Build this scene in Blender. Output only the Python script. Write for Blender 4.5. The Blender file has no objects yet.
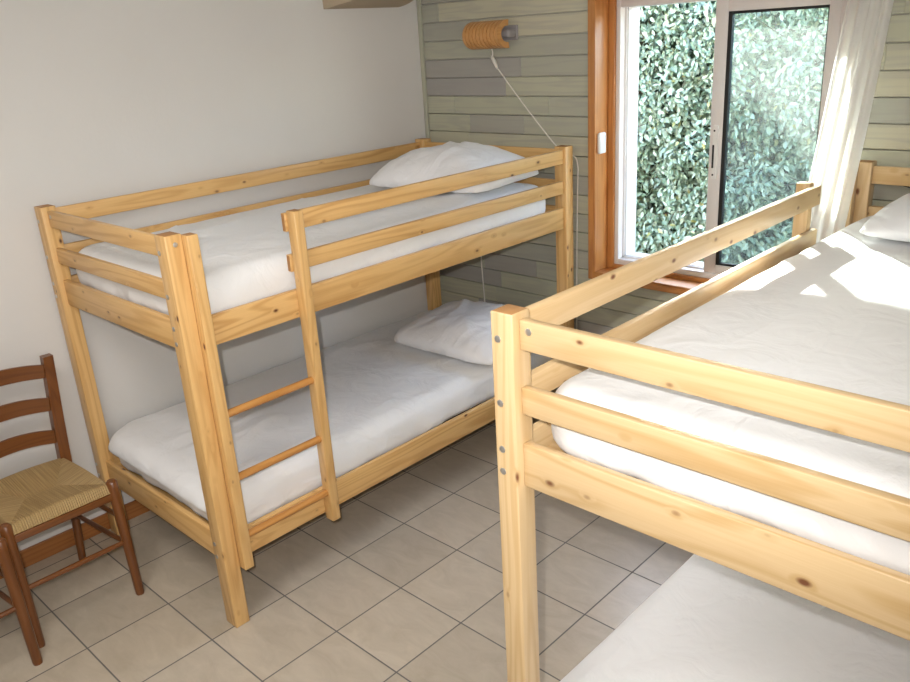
import bpy, bmesh, math, random
from mathutils import Vector, Matrix, noise
random.seed(7)
S = bpy.context.scene
C = S.collection
PI = math.pi

# ------------------------------------------------------------------ materials
def mat(name):
    m = bpy.data.materials.new(name); m.use_nodes = True
    nt = m.node_tree
    b = nt.nodes['Principled BSDF']
    return m, nt, b

def N(nt, t, **kw):
    n = nt.nodes.new(t)
    for k, v in kw.items():
        setattr(n, k, v)
    return n

def simple(name, col, rough=.5, metal=0., spec=.5, bump=0., bscale=200.):
    m, nt, b = mat(name)
    b.inputs['Base Color'].default_value = (*col, 1)
    b.inputs['Roughness'].default_value = rough
    b.inputs['Metallic'].default_value = metal
    b.inputs['Specular IOR Level'].default_value = spec
    tc = N(nt, 'ShaderNodeTexCoord')
    nz = N(nt, 'ShaderNodeTexNoise'); nz.inputs['Scale'].default_value = bscale
    nt.links.new(tc.outputs['Object'], nz.inputs['Vector'])
    if bump:
        bp = N(nt, 'ShaderNodeBump'); bp.inputs['Strength'].default_value = bump; bp.inputs['Distance'].default_value = .002
        nt.links.new(nz.outputs['Fac'], bp.inputs['Height']); nt.links.new(bp.outputs['Normal'], b.inputs['Normal'])
    hs = N(nt, 'ShaderNodeMixRGB'); hs.blend_type = 'MULTIPLY'; hs.inputs['Fac'].default_value = .08
    hs.inputs['Color1'].default_value = (*col, 1); nt.links.new(nz.outputs['Fac'], hs.inputs['Color2'])
    nt.links.new(hs.outputs['Color'], b.inputs['Base Color'])
    return m

def wood(name, light, dark, knotc, rough=.38, knot=.19, ring=.75, kseed=0.):
    """pine-like wood; 'grain' point attribute = (along, across, across) in metres"""
    m, nt, b = mat(name); L = nt.links
    at = N(nt, 'ShaderNodeAttribute', attribute_name='grain')
    def mapped(sx, sy, sz):
        mp = N(nt, 'ShaderNodeMapping'); mp.inputs['Scale'].default_value = (sx, sy, sz)
        mp.inputs['Location'].default_value = (kseed, kseed*.37, kseed*.71)
        L.new(at.outputs['Vector'], mp.inputs['Vector']); return mp
    vo = N(nt, 'ShaderNodeTexVoronoi'); vo.inputs['Scale'].default_value = 1; vo.inputs['Randomness'].default_value = 1
    L.new(mapped(11, 19, 19).outputs['Vector'], vo.inputs['Vector'])
    sc_ = N(nt, 'ShaderNodeSeparateXYZ'); L.new(vo.outputs['Color'], sc_.inputs[0])
    th = N(nt, 'ShaderNodeMath', operation='GREATER_THAN'); th.inputs[1].default_value = .62; L.new(sc_.outputs[0], th.inputs[0])
    sz = N(nt, 'ShaderNodeMapRange'); sz.inputs['To Min'].default_value = .0; sz.inputs['To Max'].default_value = .09; L.new(sc_.outputs[1], sz.inputs['Value'])
    dd_ = N(nt, 'ShaderNodeMath', operation='MULTIPLY_ADD'); dd_.inputs[1].default_value = 2.; L.new(th.outputs[0], dd_.inputs[0]); L.new(vo.outputs['Distance'], dd_.inputs[2])
    ds = N(nt, 'ShaderNodeMath', operation='ADD'); L.new(dd_.outputs[0], ds.inputs[0]); L.new(sz.outputs['Result'], ds.inputs[1])
    kn = N(nt, 'ShaderNodeMapRange'); kn.inputs['From Min'].default_value = knot*.55; kn.inputs['From Max'].default_value = knot
    kn.inputs['To Min'].default_value = 1; kn.inputs['To Max'].default_value = 0
    L.new(ds.outputs[0], kn.inputs['Value'])
    halo = N(nt, 'ShaderNodeMapRange'); halo.inputs['From Min'].default_value = knot*.8; halo.inputs['From Max'].default_value = knot*1.7
    halo.inputs['To Min'].default_value = 1; halo.inputs['To Max'].default_value = 0
    L.new(ds.outputs[0], halo.inputs['Value'])
    # rings
    n1 = N(nt, 'ShaderNodeTexNoise'); n1.inputs['Scale'].default_value = 1; n1.inputs['Detail'].default_value = 1.5
    L.new(mapped(.9, 11, 11).outputs['Vector'], n1.inputs['Vector'])
    hm = N(nt, 'ShaderNodeMath', operation='MULTIPLY_ADD'); hm.inputs[1].default_value = .045
    L.new(halo.outputs['Result'], hm.inputs[0]); L.new(n1.outputs['Fac'], hm.inputs[2])
    mu = N(nt, 'ShaderNodeMath', operation='MULTIPLY'); mu.inputs[1].default_value = 62
    L.new(hm.outputs[0], mu.inputs[0])
    si = N(nt, 'ShaderNodeMath', operation='SINE'); L.new(mu.outputs[0], si.inputs[0])
    rg = N(nt, 'ShaderNodeMapRange'); rg.inputs['From Min'].default_value = -.2; rg.inputs['From Max'].default_value = 1
    L.new(si.outputs[0], rg.inputs['Value'])
    n2 = N(nt, 'ShaderNodeTexNoise'); n2.inputs['Scale'].default_value = 1; n2.inputs['Detail'].default_value = 3
    L.new(mapped(5, 260, 260).outputs['Vector'], n2.inputs['Vector'])
    n3 = N(nt, 'ShaderNodeTexNoise'); n3.inputs['Scale'].default_value = 1; n3.inputs['Detail'].default_value = 1
    L.new(mapped(1.2, 5, 5).outputs['Vector'], n3.inputs['Vector'])
    rm = N(nt, 'ShaderNodeMath', operation='MULTIPLY'); L.new(rg.outputs['Result'], rm.inputs[0]); L.new(n3.outputs['Fac'], rm.inputs[1])
    rm2 = N(nt, 'ShaderNodeMath', operation='MULTIPLY'); rm2.inputs[1].default_value = ring; L.new(rm.outputs[0], rm2.inputs[0])
    fm = N(nt, 'ShaderNodeMath', operation='MULTIPLY_ADD'); fm.inputs[1].default_value = .46; L.new(n2.outputs['Fac'], fm.inputs[0]); L.new(rm2.outputs[0], fm.inputs[2])
    mx = N(nt, 'ShaderNodeMixRGB'); mx.inputs['Color1'].default_value = (*light, 1); mx.inputs['Color2'].default_value = (*dark, 1)
    L.new(fm.outputs[0], mx.inputs['Fac'])
    hx = N(nt, 'ShaderNodeMixRGB'); hx.inputs['Color2'].default_value = (*dark, 1)
    hh = N(nt, 'ShaderNodeMath', operation='MULTIPLY'); hh.inputs[1].default_value = .30; L.new(halo.outputs['Result'], hh.inputs[0])
    L.new(hh.outputs[0], hx.inputs['Fac']); L.new(mx.outputs['Color'], hx.inputs['Color1'])
    kx = N(nt, 'ShaderNodeMixRGB'); kx.inputs['Color2'].default_value = (*knotc, 1)
    L.new(kn.outputs['Result'], kx.inputs['Fac']); L.new(hx.outputs['Color'], kx.inputs['Color1'])
    L.new(kx.outputs['Color'], b.inputs['Base Color'])
    b.inputs['Roughness'].default_value = rough
    b.inputs['Coat Weight'].default_value = .15; b.inputs['Coat Roughness'].default_value = .25
    bp = N(nt, 'ShaderNodeBump'); bp.inputs['Strength'].default_value = .12; bp.inputs['Distance'].default_value = .001
    L.new(fm.outputs[0], bp.inputs['Height']); L.new(bp.outputs['Normal'], b.inputs['Normal'])
    return m

M = {}
M['pine_amber'] = wood('amber pine', (.78, .50, .205), (.50, .25, .07), (.11, .035, .012), kseed=3.1)
M['pine_pale'] = wood('pale pine', (.72, .53, .30), (.52, .32, .125), (.17, .06, .025), kseed=11.7)
M['rung'] = wood('rung pine', (.62, .30, .085), (.42, .17, .035), (.12, .05, .02), knot=.02)
M['casing'] = wood('stained window casing', (.57, .255, .075), (.38, .13, .03), (.10, .03, .01), knot=.05)
M['skirting'] = wood('stained skirting', (.40, .16, .045), (.25, .085, .02), (.10, .03, .01), knot=.05)
M['chairwood'] = wood('brown stained beech', (.19, .064, .014), (.10, .03, .007), (.06, .02, .01), knot=.0, rough=.3)
M['lampwood'] = wood('birch plywood', (.68, .36, .13), (.50, .23, .07), (.2, .1, .04), knot=.0)
M['bolt'] = simple('zinc bolt', (.62, .61, .58), .32, .85)
M['bolthole'] = simple('bolt socket', (.05, .05, .05), .6, .2)
M['mattress'] = simple('dark brown ticking', (.035, .018, .014), .9, bump=.3)
M['bracket'] = simple('grey lamp bracket', (.33, .31, .31), .45)
M['cord'] = simple('white cord', (.82, .79, .72), .5)
M['plastic'] = simple('white plastic', (.85, .85, .83), .35)
M['black'] = simple('black rubber', (.012, .013, .014), .5)
M['alu'] = simple('white lacquered aluminium', (.80, .77, .75), .35)
M['sconce'] = simple('beige plaster', (.47, .38, .27), .9, bump=.1)
M['ceiling'] = simple('ceiling white', (.80, .78, .74), .9)
M['outer'] = simple('outside render', (.75, .72, .66), .9)
M['soil'] = simple('ground outside', (.20, .17, .12), .95, bump=.4, bscale=30)
M['twig'] = simple('twigs', (.10, .055, .03), .8)

def linen(name, col=(.84, .84, .84), amp=.36):
    m, nt, b = mat(name); L = nt.links
    tc = N(nt, 'ShaderNodeTexCoord')
    a = N(nt, 'ShaderNodeTexNoise'); a.inputs['Scale'].default_value = 9; a.inputs['Detail'].default_value = 4; a.inputs['Distortion'].default_value = 1.2
    L.new(tc.outputs['Object'], a.inputs['Vector'])
    c = N(nt, 'ShaderNodeTexNoise'); c.inputs['Scale'].default_value = 700; c.inputs['Detail'].default_value = 1
    L.new(tc.outputs['Object'], c.inputs['Vector'])
    mp = N(nt, 'ShaderNodeMapping'); mp.inputs['Scale'].default_value = (5.5, 2.2, 4); mp.inputs['Rotation'].default_value = (0, 0, .5); L.new(tc.outputs['Object'], mp.inputs['Vector'])
    d = N(nt, 'ShaderNodeTexNoise'); d.inputs['Scale'].default_value = 1; d.inputs['Detail'].default_value = 2; d.inputs['Distortion'].default_value = .5; L.new(mp.outputs['Vector'], d.inputs['Vector'])
    s1 = N(nt, 'ShaderNodeMath', operation='SUBTRACT'); s1.inputs[1].default_value = .5; L.new(d.outputs['Fac'], s1.inputs[0])
    s2 = N(nt, 'ShaderNodeMath', operation='ABSOLUTE'); L.new(s1.outputs[0], s2.inputs[0])
    s3 = N(nt, 'ShaderNodeMapRange'); s3.inputs['From Max'].default_value = .055; s3.inputs['To Min'].default_value = 1; s3.inputs['To Max'].default_value = 0; s3.interpolation_type = 'SMOOTHSTEP'; L.new(s2.outputs[0], s3.inputs['Value'])
    s4 = N(nt, 'ShaderNodeMath', operation='MULTIPLY'); L.new(s3.outputs['Result'], s4.inputs[0]); L.new(a.outputs['Fac'], s4.inputs[1])
    s5 = N(nt, 'ShaderNodeMath', operation='MULTIPLY_ADD'); s5.inputs[1].default_value = .28; L.new(s4.outputs[0], s5.inputs[0]); L.new(a.outputs['Fac'], s5.inputs[2])
    b1 = N(nt, 'ShaderNodeBump'); b1.inputs['Strength'].default_value = amp; b1.inputs['Distance'].default_value = .02
    L.new(s5.outputs[0], b1.inputs['Height'])
    b2 = N(nt, 'ShaderNodeBump'); b2.inputs['Strength'].default_value = .06; b2.inputs['Distance'].default_value = .001
    L.new(c.outputs['Fac'], b2.inputs['Height']); L.new(b1.outputs['Normal'], b2.inputs['Normal'])
    L.new(b2.outputs['Normal'], b.inputs['Normal'])
    b.inputs['Base Color'].default_value = (*col, 1); b.inputs['Roughness'].default_value = .95
    b.inputs['Specular IOR Level'].default_value = .15
    b.inputs['Sheen Weight'].default_value = .15
    return m
M['sheet'] = linen('white cotton sheet')
M['pillow'] = linen('white pillow cotton', (.86, .86, .88), .4)

def plaster():
    m, nt, b = mat('off white painted plaster'); L = nt.links
    tc = N(nt, 'ShaderNodeTexCoord')
    a = N(nt, 'ShaderNodeTexNoise'); a.inputs['Scale'].default_value = 2.5; a.inputs['Detail'].default_value = 5
    L.new(tc.outputs['Object'], a.inputs['Vector'])
    r = N(nt, 'ShaderNodeValToRGB'); r.color_ramp.elements[0].color = (.665, .645, .615, 1); r.color_ramp.elements[1].color = (.715, .70, .675, 1)
    L.new(a.outputs['Fac'], r.inputs['Fac']); L.new(r.outputs['Color'], b.inputs['Base Color'])
    c = N(nt, 'ShaderNodeTexNoise'); c.inputs['Scale'].default_value = 60; c.inputs['Detail'].default_value = 3
    L.new(tc.outputs['Object'], c.inputs['Vector'])
    bp = N(nt, 'ShaderNodeBump'); bp.inputs['Strength'].default_value = .12; bp.inputs['Distance'].default_value = .003
    L.new(c.outputs['Fac'], bp.inputs['Height']); L.new(bp.outputs['Normal'], b.inputs['Normal'])
    b.inputs['Roughness'].default_value = .7; b.inputs['Specular IOR Level'].default_value = .3
    return m
M['plaster'] = plaster()

TS, TX, TY = .3008, .9798, -.9494
def tiles():
    m, nt, b = mat('beige ceramic tiles'); L = nt.links
    tc = N(nt, 'ShaderNodeTexCoord'); sp = N(nt, 'ShaderNodeSeparateXYZ'); L.new(tc.outputs['Object'], sp.inputs[0])
    masks = []; ids = []
    for ax, off in (('X', TX), ('Y', TY)):
        d = N(nt, 'ShaderNodeMath', operation='SUBTRACT'); d.inputs[1].default_value = off - 40*TS; L.new(sp.outputs[ax], d.inputs[0])
        q = N(nt, 'ShaderNodeMath', operation='DIVIDE'); q.inputs[1].default_value = TS; L.new(d.outputs[0], q.inputs[0])
        f = N(nt, 'ShaderNodeMath', operation='FRACT'); L.new(q.outputs[0], f.inputs[0])
        fl = N(nt, 'ShaderNodeMath', operation='FLOOR'); L.new(q.outputs[0], fl.inputs[0]); ids.append(fl)
        s = N(nt, 'ShaderNodeMath', operation='SUBTRACT'); s.inputs[1].default_value = .5; L.new(f.outputs[0], s.inputs[0])
        a = N(nt, 'ShaderNodeMath', operation='ABSOLUTE'); L.new(s.outputs[0], a.inputs[0])
        r = N(nt, 'ShaderNodeMapRange'); r.inputs['From Min'].default_value = .5-.0105; r.inputs['From Max'].default_value = .5-.0065
        L.new(a.outputs[0], r.inputs['Value']); masks.append(r)
    g = N(nt, 'ShaderNodeMath', operation='MAXIMUM'); L.new(masks[0].outputs['Result'], g.inputs[0]); L.new(masks[1].outputs['Result'], g.inputs[1])
    cb = N(nt, 'ShaderNodeCombineXYZ'); L.new(ids[0].outputs[0], cb.inputs[0]); L.new(ids[1].outputs[0], cb.inputs[1])
    wn = N(nt, 'ShaderNodeTexWhiteNoise'); L.new(cb.outputs[0], wn.inputs['Vector'])
    off = N(nt, 'ShaderNodeVectorMath', operation='MULTIPLY_ADD'); off.inputs[1].default_value = (9, 9, 9)
    L.new(wn.outputs['Color'], off.inputs[0]); L.new(tc.outputs['Object'], off.inputs[2])
    mp = N(nt, 'ShaderNodeMapping'); mp.inputs['Scale'].default_value = (1, 2.2, 1); L.new(off.outputs[0], mp.inputs['Vector'])
    n1 = N(nt, 'ShaderNodeTexNoise'); n1.inputs['Scale'].default_value = 7; n1.inputs['Detail'].default_value = 6; n1.inputs['Roughness'].default_value = .65
    n1.inputs['Distortion'].default_value = .8
    L.new(mp.outputs['Vector'], n1.inputs['Vector'])
    r = N(nt, 'ShaderNodeValToRGB'); r.color_ramp.elements[0].position = .3; r.color_ramp.elements[1].position = .72
    r.color_ramp.elements[0].color = (.45, .385, .295, 1); r.color_ramp.elements[1].color = (.56, .485, .385, 1)
    L.new(n1.outputs['Fac'], r.inputs['Fac'])
    va = N(nt, 'ShaderNodeMapRange'); va.inputs['To Min'].default_value = .92; va.inputs['To Max'].default_value = 1.06; L.new(wn.outputs['Value'], va.inputs['Value'])
    vm = N(nt, 'ShaderNodeMixRGB'); vm.blend_type = 'MULTIPLY'; vm.inputs['Fac'].default_value = 1
    L.new(r.outputs['Color'], vm.inputs['Color1']); L.new(va.outputs['Result'], vm.inputs['Color2'])
    mx = N(nt, 'ShaderNodeMixRGB'); mx.inputs['Color2'].default_value = (.15, .14, .13, 1)
    L.new(g.outputs[0], mx.inputs['Fac']); L.new(vm.outputs['Color'], mx.inputs['Color1']); L.new(mx.outputs['Color'], b.inputs['Base Color'])
    ro = N(nt, 'ShaderNodeMapRange'); ro.inputs['To Min'].default_value = .32; ro.inputs['To Max'].default_value = .85; L.new(g.outputs[0], ro.inputs['Value'])
    L.new(ro.outputs['Result'], b.inputs['Roughness'])
    iv = N(nt, 'ShaderNodeMath', operation='SUBTRACT'); iv.inputs[0].default_value = 1; L.new(g.outputs[0], iv.inputs[1])
    ad = N(nt, 'ShaderNodeMath', operation='MULTIPLY_ADD'); ad.inputs[1].default_value = .15; L.new(n1.outputs['Fac'], ad.inputs[0]); L.new(iv.outputs[0], ad.inputs[2])
    bp = N(nt, 'ShaderNodeBump'); bp.inputs['Strength'].default_value = .4; bp.inputs['Distance'].default_value = .002
    L.new(ad.outputs[0], bp.inputs['Height']); L.new(bp.outputs['Normal'], b.inputs['Normal'])
    return m
M['tiles'] = tiles()

def boards():
    m, nt, b = mat('limewashed sage boards'); L = nt.links
    at = N(nt, 'ShaderNodeAttribute', attribute_name='grain')
    ti = N(nt, 'ShaderNodeAttribute', attribute_name='tint')
    mp = N(nt, 'ShaderNodeMapping'); mp.inputs['Scale'].default_value = (1.3, 16, 16); L.new(at.outputs['Vector'], mp.inputs['Vector'])
    n1 = N(nt, 'ShaderNodeTexNoise'); n1.inputs['Scale'].default_value = 1; n1.inputs['Detail'].default_value = 2; L.new(mp.outputs['Vector'], n1.inputs['Vector'])
    mu = N(nt, 'ShaderNodeMath', operation='MULTIPLY'); mu.inputs[1].default_value = 40; L.new(n1.outputs['Fac'], mu.inputs[0])
    si = N(nt, 'ShaderNodeMath', operation='SINE'); L.new(mu.outputs[0], si.inputs[0])
    rg = N(nt, 'ShaderNodeMapRange'); rg.inputs['From Min'].default_value = -.3; L.new(si.outputs[0], rg.inputs['Value'])
    mp2 = N(nt, 'ShaderNodeMapping'); mp2.inputs['Scale'].default_value = (4, 220, 220); L.new(at.outputs['Vector'], mp2.inputs['Vector'])
    n2 = N(nt, 'ShaderNodeTexNoise'); n2.inputs['Scale'].default_value = 1; L.new(mp2.outputs['Vector'], n2.inputs['Vector'])
    r = N(nt, 'ShaderNodeValToRGB'); e = r.color_ramp.elements
    e[0].position = 0; e[0].color = (.36, .345, .33, 1); e[1].position = 1; e[1].color = (.54, .51, .38, 1)
    x = e.new(.35); x.color = (.43, .43, .34, 1); x = e.new(.7); x.color = (.47, .475, .355, 1)
    L.new(ti.outputs['Fac'], r.inputs['Fac'])
    f = N(nt, 'ShaderNodeMath', operation='MULTIPLY'); L.new(rg.outputs['Result'], f.inputs[0]); L.new(n2.outputs['Fac'], f.inputs[1])
    f2 = N(nt, 'ShaderNodeMath', operation='MULTIPLY'); f2.inputs[1].default_value = .62; L.new(f.outputs[0], f2.inputs[0])
    mx = N(nt, 'ShaderNodeMixRGB'); mx.inputs['Color2'].default_value = (.34, .32, .30, 1)
    L.new(f2.outputs[0], mx.inputs['Fac']); L.new(r.outputs['Color'], mx.inputs['Color1'])
    L.new(mx.outputs['Color'], b.inputs['Base Color']); b.inputs['Roughness'].default_value = .6
    return m
M['boards'] = boards()

def glass():
    m, nt, b = mat('dusty window glass'); L = nt.links
    nt.nodes.remove(b); out = nt.nodes['Material Output']
    tr = N(nt, 'ShaderNodeBsdfTransparent'); tr.inputs['Color'].default_value = (.80, .87, .86, 1)
    df = N(nt, 'ShaderNodeBsdfTranslucent'); df.inputs['Color'].default_value = (.72, .80, .78, 1)
    dd = N(nt, 'ShaderNodeBsdfDiffuse'); dd.inputs['Color'].default_value = (.80, .84, .82, 1)
    gl = N(nt, 'ShaderNodeBsdfGlossy'); gl.inputs['Roughness'].default_value = .02
    tc = N(nt, 'ShaderNodeTexCoord'); nz = N(nt, 'ShaderNodeTexNoise'); nz.inputs['Scale'].default_value = 3; nz.inputs['Detail'].default_value = 3
    L.new(tc.outputs['Object'], nz.inputs['Vector'])
    mr = N(nt, 'ShaderNodeMapRange'); mr.inputs['From Min'].default_value = .3; mr.inputs['From Max'].default_value = .7
    mr.inputs['To Min'].default_value = .035; mr.inputs['To Max'].default_value = .07; L.new(nz.outputs['Fac'], mr.inputs['Value'])
    m0 = N(nt, 'ShaderNodeMixShader'); m0.inputs[0].default_value = .35; L.new(df.outputs[0], m0.inputs[1]); L.new(dd.outputs[0], m0.inputs[2])
    m1 = N(nt, 'ShaderNodeMixShader'); L.new(mr.outputs['Result'], m1.inputs[0]); L.new(tr.outputs[0], m1.inputs[1]); L.new(m0.outputs[0], m1.inputs[2])
    lw = N(nt, 'ShaderNodeLayerWeight'); pw = N(nt, 'ShaderNodeMath', operation='POWER'); pw.inputs[1].default_value = 4; L.new(lw.outputs['Facing'], pw.inputs[0])
    fr = N(nt, 'ShaderNodeMath', operation='MULTIPLY_ADD'); fr.inputs[1].default_value = .8; fr.inputs[2].default_value = .04; L.new(pw.outputs[0], fr.inputs[0])
    m2 = N(nt, 'ShaderNodeMixShader'); L.new(fr.outputs[0], m2.inputs[0]); L.new(m1.outputs[0], m2.inputs[1]); L.new(gl.outputs[0], m2.inputs[2])
    L.new(m2.outputs[0], out.inputs['Surface'])
    return m
M['glass'] = glass()

def sheer():
    m, nt, b = mat('sheer white voile'); L = nt.links
    nt.nodes.remove(b); out = nt.nodes['Material Output']
    tr = N(nt, 'ShaderNodeBsdfTransparent')
    tl = N(nt, 'ShaderNodeBsdfTranslucent'); tl.inputs['Color'].default_value = (.95, .94, .92, 1)
    df = N(nt, 'ShaderNodeBsdfDiffuse'); df.inputs['Color'].default_value = (.93, .92, .90, 1)
    tc = N(nt, 'ShaderNodeTexCoord'); wv = N(nt, 'ShaderNodeTexNoise'); wv.inputs['Scale'].default_value = 900
    L.new(tc.outputs['Object'], wv.inputs['Vector'])
    mr = N(nt, 'ShaderNodeMapRange'); mr.inputs['To Min'].default_value = .86; mr.inputs['To Max'].default_value = .98; L.new(wv.outputs['Fac'], mr.inputs['Value'])
    a = N(nt, 'ShaderNodeMixShader'); a.inputs[0].default_value = .48; L.new(tl.outputs[0], a.inputs[1]); L.new(df.outputs[0], a.inputs[2])
    c = N(nt, 'ShaderNodeMixShader'); L.new(mr.outputs['Result'], c.inputs[0]); L.new(tr.outputs[0], c.inputs[1]); L.new(a.outputs[0], c.inputs[2])
    L.new(c.outputs[0], out.inputs['Surface'])
    return m
M['sheer'] = sheer()

def rush():
    m, nt, b = mat('woven rush'); L = nt.links
    at = N(nt, 'ShaderNodeAttribute', attribute_name='grain')   # x = position along the rail (strand index), y = towards centre
    sp = N(nt, 'ShaderNodeSeparateXYZ'); L.new(at.outputs['Vector'], sp.inputs[0])
    mu = N(nt, 'ShaderNodeMath', operation='MULTIPLY'); mu.inputs[1].default_value = 2*PI/.0075; L.new(sp.outputs[0], mu.inputs[0])
    si = N(nt, 'ShaderNodeMath', operation='SINE'); L.new(mu.outputs[0], si.inputs[0])
    mp = N(nt, 'ShaderNodeMapping'); mp.inputs['Scale'].default_value = (230, 5, 1); L.new(at.outputs['Vector'], mp.inputs['Vector'])
    nz = N(nt, 'ShaderNodeTexNoise'); nz.inputs['Scale'].default_value = 1; nz.inputs['Detail'].default_value = 2; L.new(mp.outputs['Vector'], nz.inputs['Vector'])
    r = N(nt, 'ShaderNodeValToRGB'); r.color_ramp.elements[0].position = .3; r.color_ramp.elements[1].position = .7
    r.color_ramp.elements[0].color = (.31, .195, .075, 1); r.color_ramp.elements[1].color = (.52, .36, .16, 1)
    L.new(nz.outputs['Fac'], r.inputs['Fac'])
    L.new(r.outputs['Color'], b.inputs['Base Color'])
    bp = N(nt, 'ShaderNodeBump'); bp.inputs['Strength'].default_value = .6; bp.inputs['Distance'].default_value = .003
    L.new(si.outputs[0], bp.inputs['Height']); L.new(bp.outputs['Normal'], b.inputs['Normal'])
    b.inputs['Roughness'].default_value = .55
    return m
M['rush'] = rush()

def leafmat():
    m, nt, b = mat('glossy hedge leaves'); L = nt.links
    ti = N(nt, 'ShaderNodeAttribute', attribute_name='tint')
    r = N(nt, 'ShaderNodeValToRGB'); e = r.color_ramp.elements
    e[0].position = 0; e[0].color = (.11, .16, .08, 1); e[1].position = 1; e[1].color = (.42, .36, .10, 1)
    x = e.new(.45); x.color = (.27, .36, .23, 1); x = e.new(.9); x.color = (.46, .52, .38, 1); x = e.new(.95); x.color = (.35, .33, .10, 1)
    L.new(ti.outputs['Fac'], r.inputs['Fac']); L.new(r.outputs['Color'], b.inputs['Base Color'])
    b.inputs['Roughness'].default_value = .36; b.inputs['Specular IOR Level'].default_value = .8
    b.inputs['Coat Weight'].default_value = .6; b.inputs['Coat Roughness'].default_value = .2
    return m
M['leaf'] = leafmat()

ENDS = {M['pine_amber'].name: simple('amber pine end grain', (.42, .20, .065), .6, bump=.3, bscale=90), M['pine_pale'].name: simple('pale pine end grain', (.46, .235, .085), .6, bump=.3, bscale=90)}
# ------------------------------------------------------------------ mesh helpers
class MB:
    def __init__(s):
        s.bm = bmesh.new(); s.g = s.bm.verts.layers.float_vector.new('grain'); s.t = s.bm.verts.layers.float.new('tint')
    def _tag(s, vs, axis, off, tint=0., org=(0, 0, 0)):
        o = [i for i in range(3) if i != axis]
        for v in vs:
            c = v.co - Vector(org)
            v[s.g] = Vector((c[axis] + off[0], c[o[0]] + off[1], c[o[1]] + off[2])); v[s.t] = tint
    def box(s, x0, y0, z0, x1, y1, z1, axis=None, bev=.003, tint=0., seg=2):
        if axis is None:
            d = (x1-x0, y1-y0, z1-z0); axis = d.index(max(d))
        r = bmesh.ops.create_cube(s.bm, size=1); vs = r['verts']
        for v in vs:
            v.co = Vector((x0 + (v.co.x+.5)*(x1-x0), y0 + (v.co.y+.5)*(y1-y0), z0 + (v.co.z+.5)*(z1-z0)))
        if bev:
            es = list({e for v in vs for e in v.link_edges})
            rr = bmesh.ops.bevel(s.bm, geom=es, offset=bev, segments=seg, affect='EDGES', profile=.5)
            vs = list({v for f in rr['faces'] for v in f.verts} | {v for v in vs if v.is_valid})
        off = (random.uniform(0, 40), random.uniform(0, 40), random.uniform(0, 40))
        s._tag(vs, axis, off, tint)
        ax = Vector([1 if i == axis else 0 for i in range(3)])
        if bev:
            for f in {f for v in vs for f in v.link_faces}:
                f.normal_update()
                if abs(f.normal.dot(ax)) > .95: f.material_index = 1
        return vs
    def tube(s, pts, rad, seg=12, cap=True, off=None, tint=0.):
        pts = [Vector(p) for p in pts]; n = len(pts)
        if not hasattr(rad, '__len__'): rad = [rad]*n
        off = off or (random.uniform(0, 40), random.uniform(0, 40), random.uniform(0, 40))
        rings = []; L = 0; ref = None
        for i, p in enumerate(pts):
            t = (pts[min(i+1, n-1)] - pts[max(i-1, 0)]).normalized()
            if ref is None:
                ref = Vector((1, 0, 0)) if abs(t.x) < .8 else Vector((0, 1, 0))
            a = (ref - t*ref.dot(t)).normalized(); b = t.cross(a); ref = a
            if i: L += (p - pts[i-1]).length
            ring = []
            for k in range(seg):
                q = 2*PI*k/seg; d = a*math.cos(q)*rad[i] + b*math.sin(q)*rad[i]
                v = s.bm.verts.new(p + d); v[s.g] = Vector((L + off[0], math.cos(q)*rad[i]+off[1], math.sin(q)*rad[i]+off[2])); v[s.t] = tint
                ring.append(v)
            rings.append(ring)
        for i in range(n-1):
            for k in range(seg):
                s.bm.faces.new((rings[i][k], rings[i][(k+1) % seg], rings[i+1][(k+1) % seg], rings[i+1][k]))
        if cap:
            s.bm.faces.new(rings[0][::-1]); s.bm.faces.new(rings[-1])
    def grid(s, fn, nu, nv, grain=None, flip=False, closeu=False):
        V = [[None]*(nv+1) for _ in range(nu+1)]
        for i in range(nu+1):
            for j in range(nv+1):
                if closeu and i == nu: V[i][j] = V[0][j]; continue
                v = s.bm.verts.new(fn(i/nu, j/nv)); V[i][j] = v
                v[s.g] = Vector(grain(i/nu, j/nv)) if grain else v.co
        for i in range(nu):
            for j in range(nv):
                q = (V[i][j], V[i+1][j], V[i+1][j+1], V[i][j+1])
                s.bm.faces.new(q[::-1] if flip else q)
        return V
    def build(s, name, material, parent=None, smooth=False, angle=35):
        bmesh.ops.recalc_face_normals(s.bm, faces=s.bm.faces[:]) if s.bm.faces else None
        me = bpy.data.meshes.new(name); s.bm.to_mesh(me); s.bm.free()
        me.materials.append(material)
        if any(p_.material_index for p_ in me.polygons): me.materials.append(ENDS.get(material.name, material))
        if smooth:
            me.shade_smooth()
            if angle < 170: me.set_sharp_from_angle(angle=math.radians(angle))
        o = bpy.data.objects.new(name, me); C.objects.link(o)
        if parent: o.parent = parent
        return o

def tag(o, label=None, cat=None, group=None, kind=None):
    if label: o['label'] = label
    if cat: o['category'] = cat
    if group: o['group'] = group
    if kind: o['kind'] = kind
    return o
def empty(name, loc=(0, 0, 0)):
    o = bpy.data.objects.new(name, None); o.empty_display_size = .1; o.location = loc; C.objects.link(o); return o
def box(name, m, parent, *a, **k):
    mb = MB(); mb.box(*a, **k); return mb.build(name, m, parent, smooth=True, angle=50)

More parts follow.
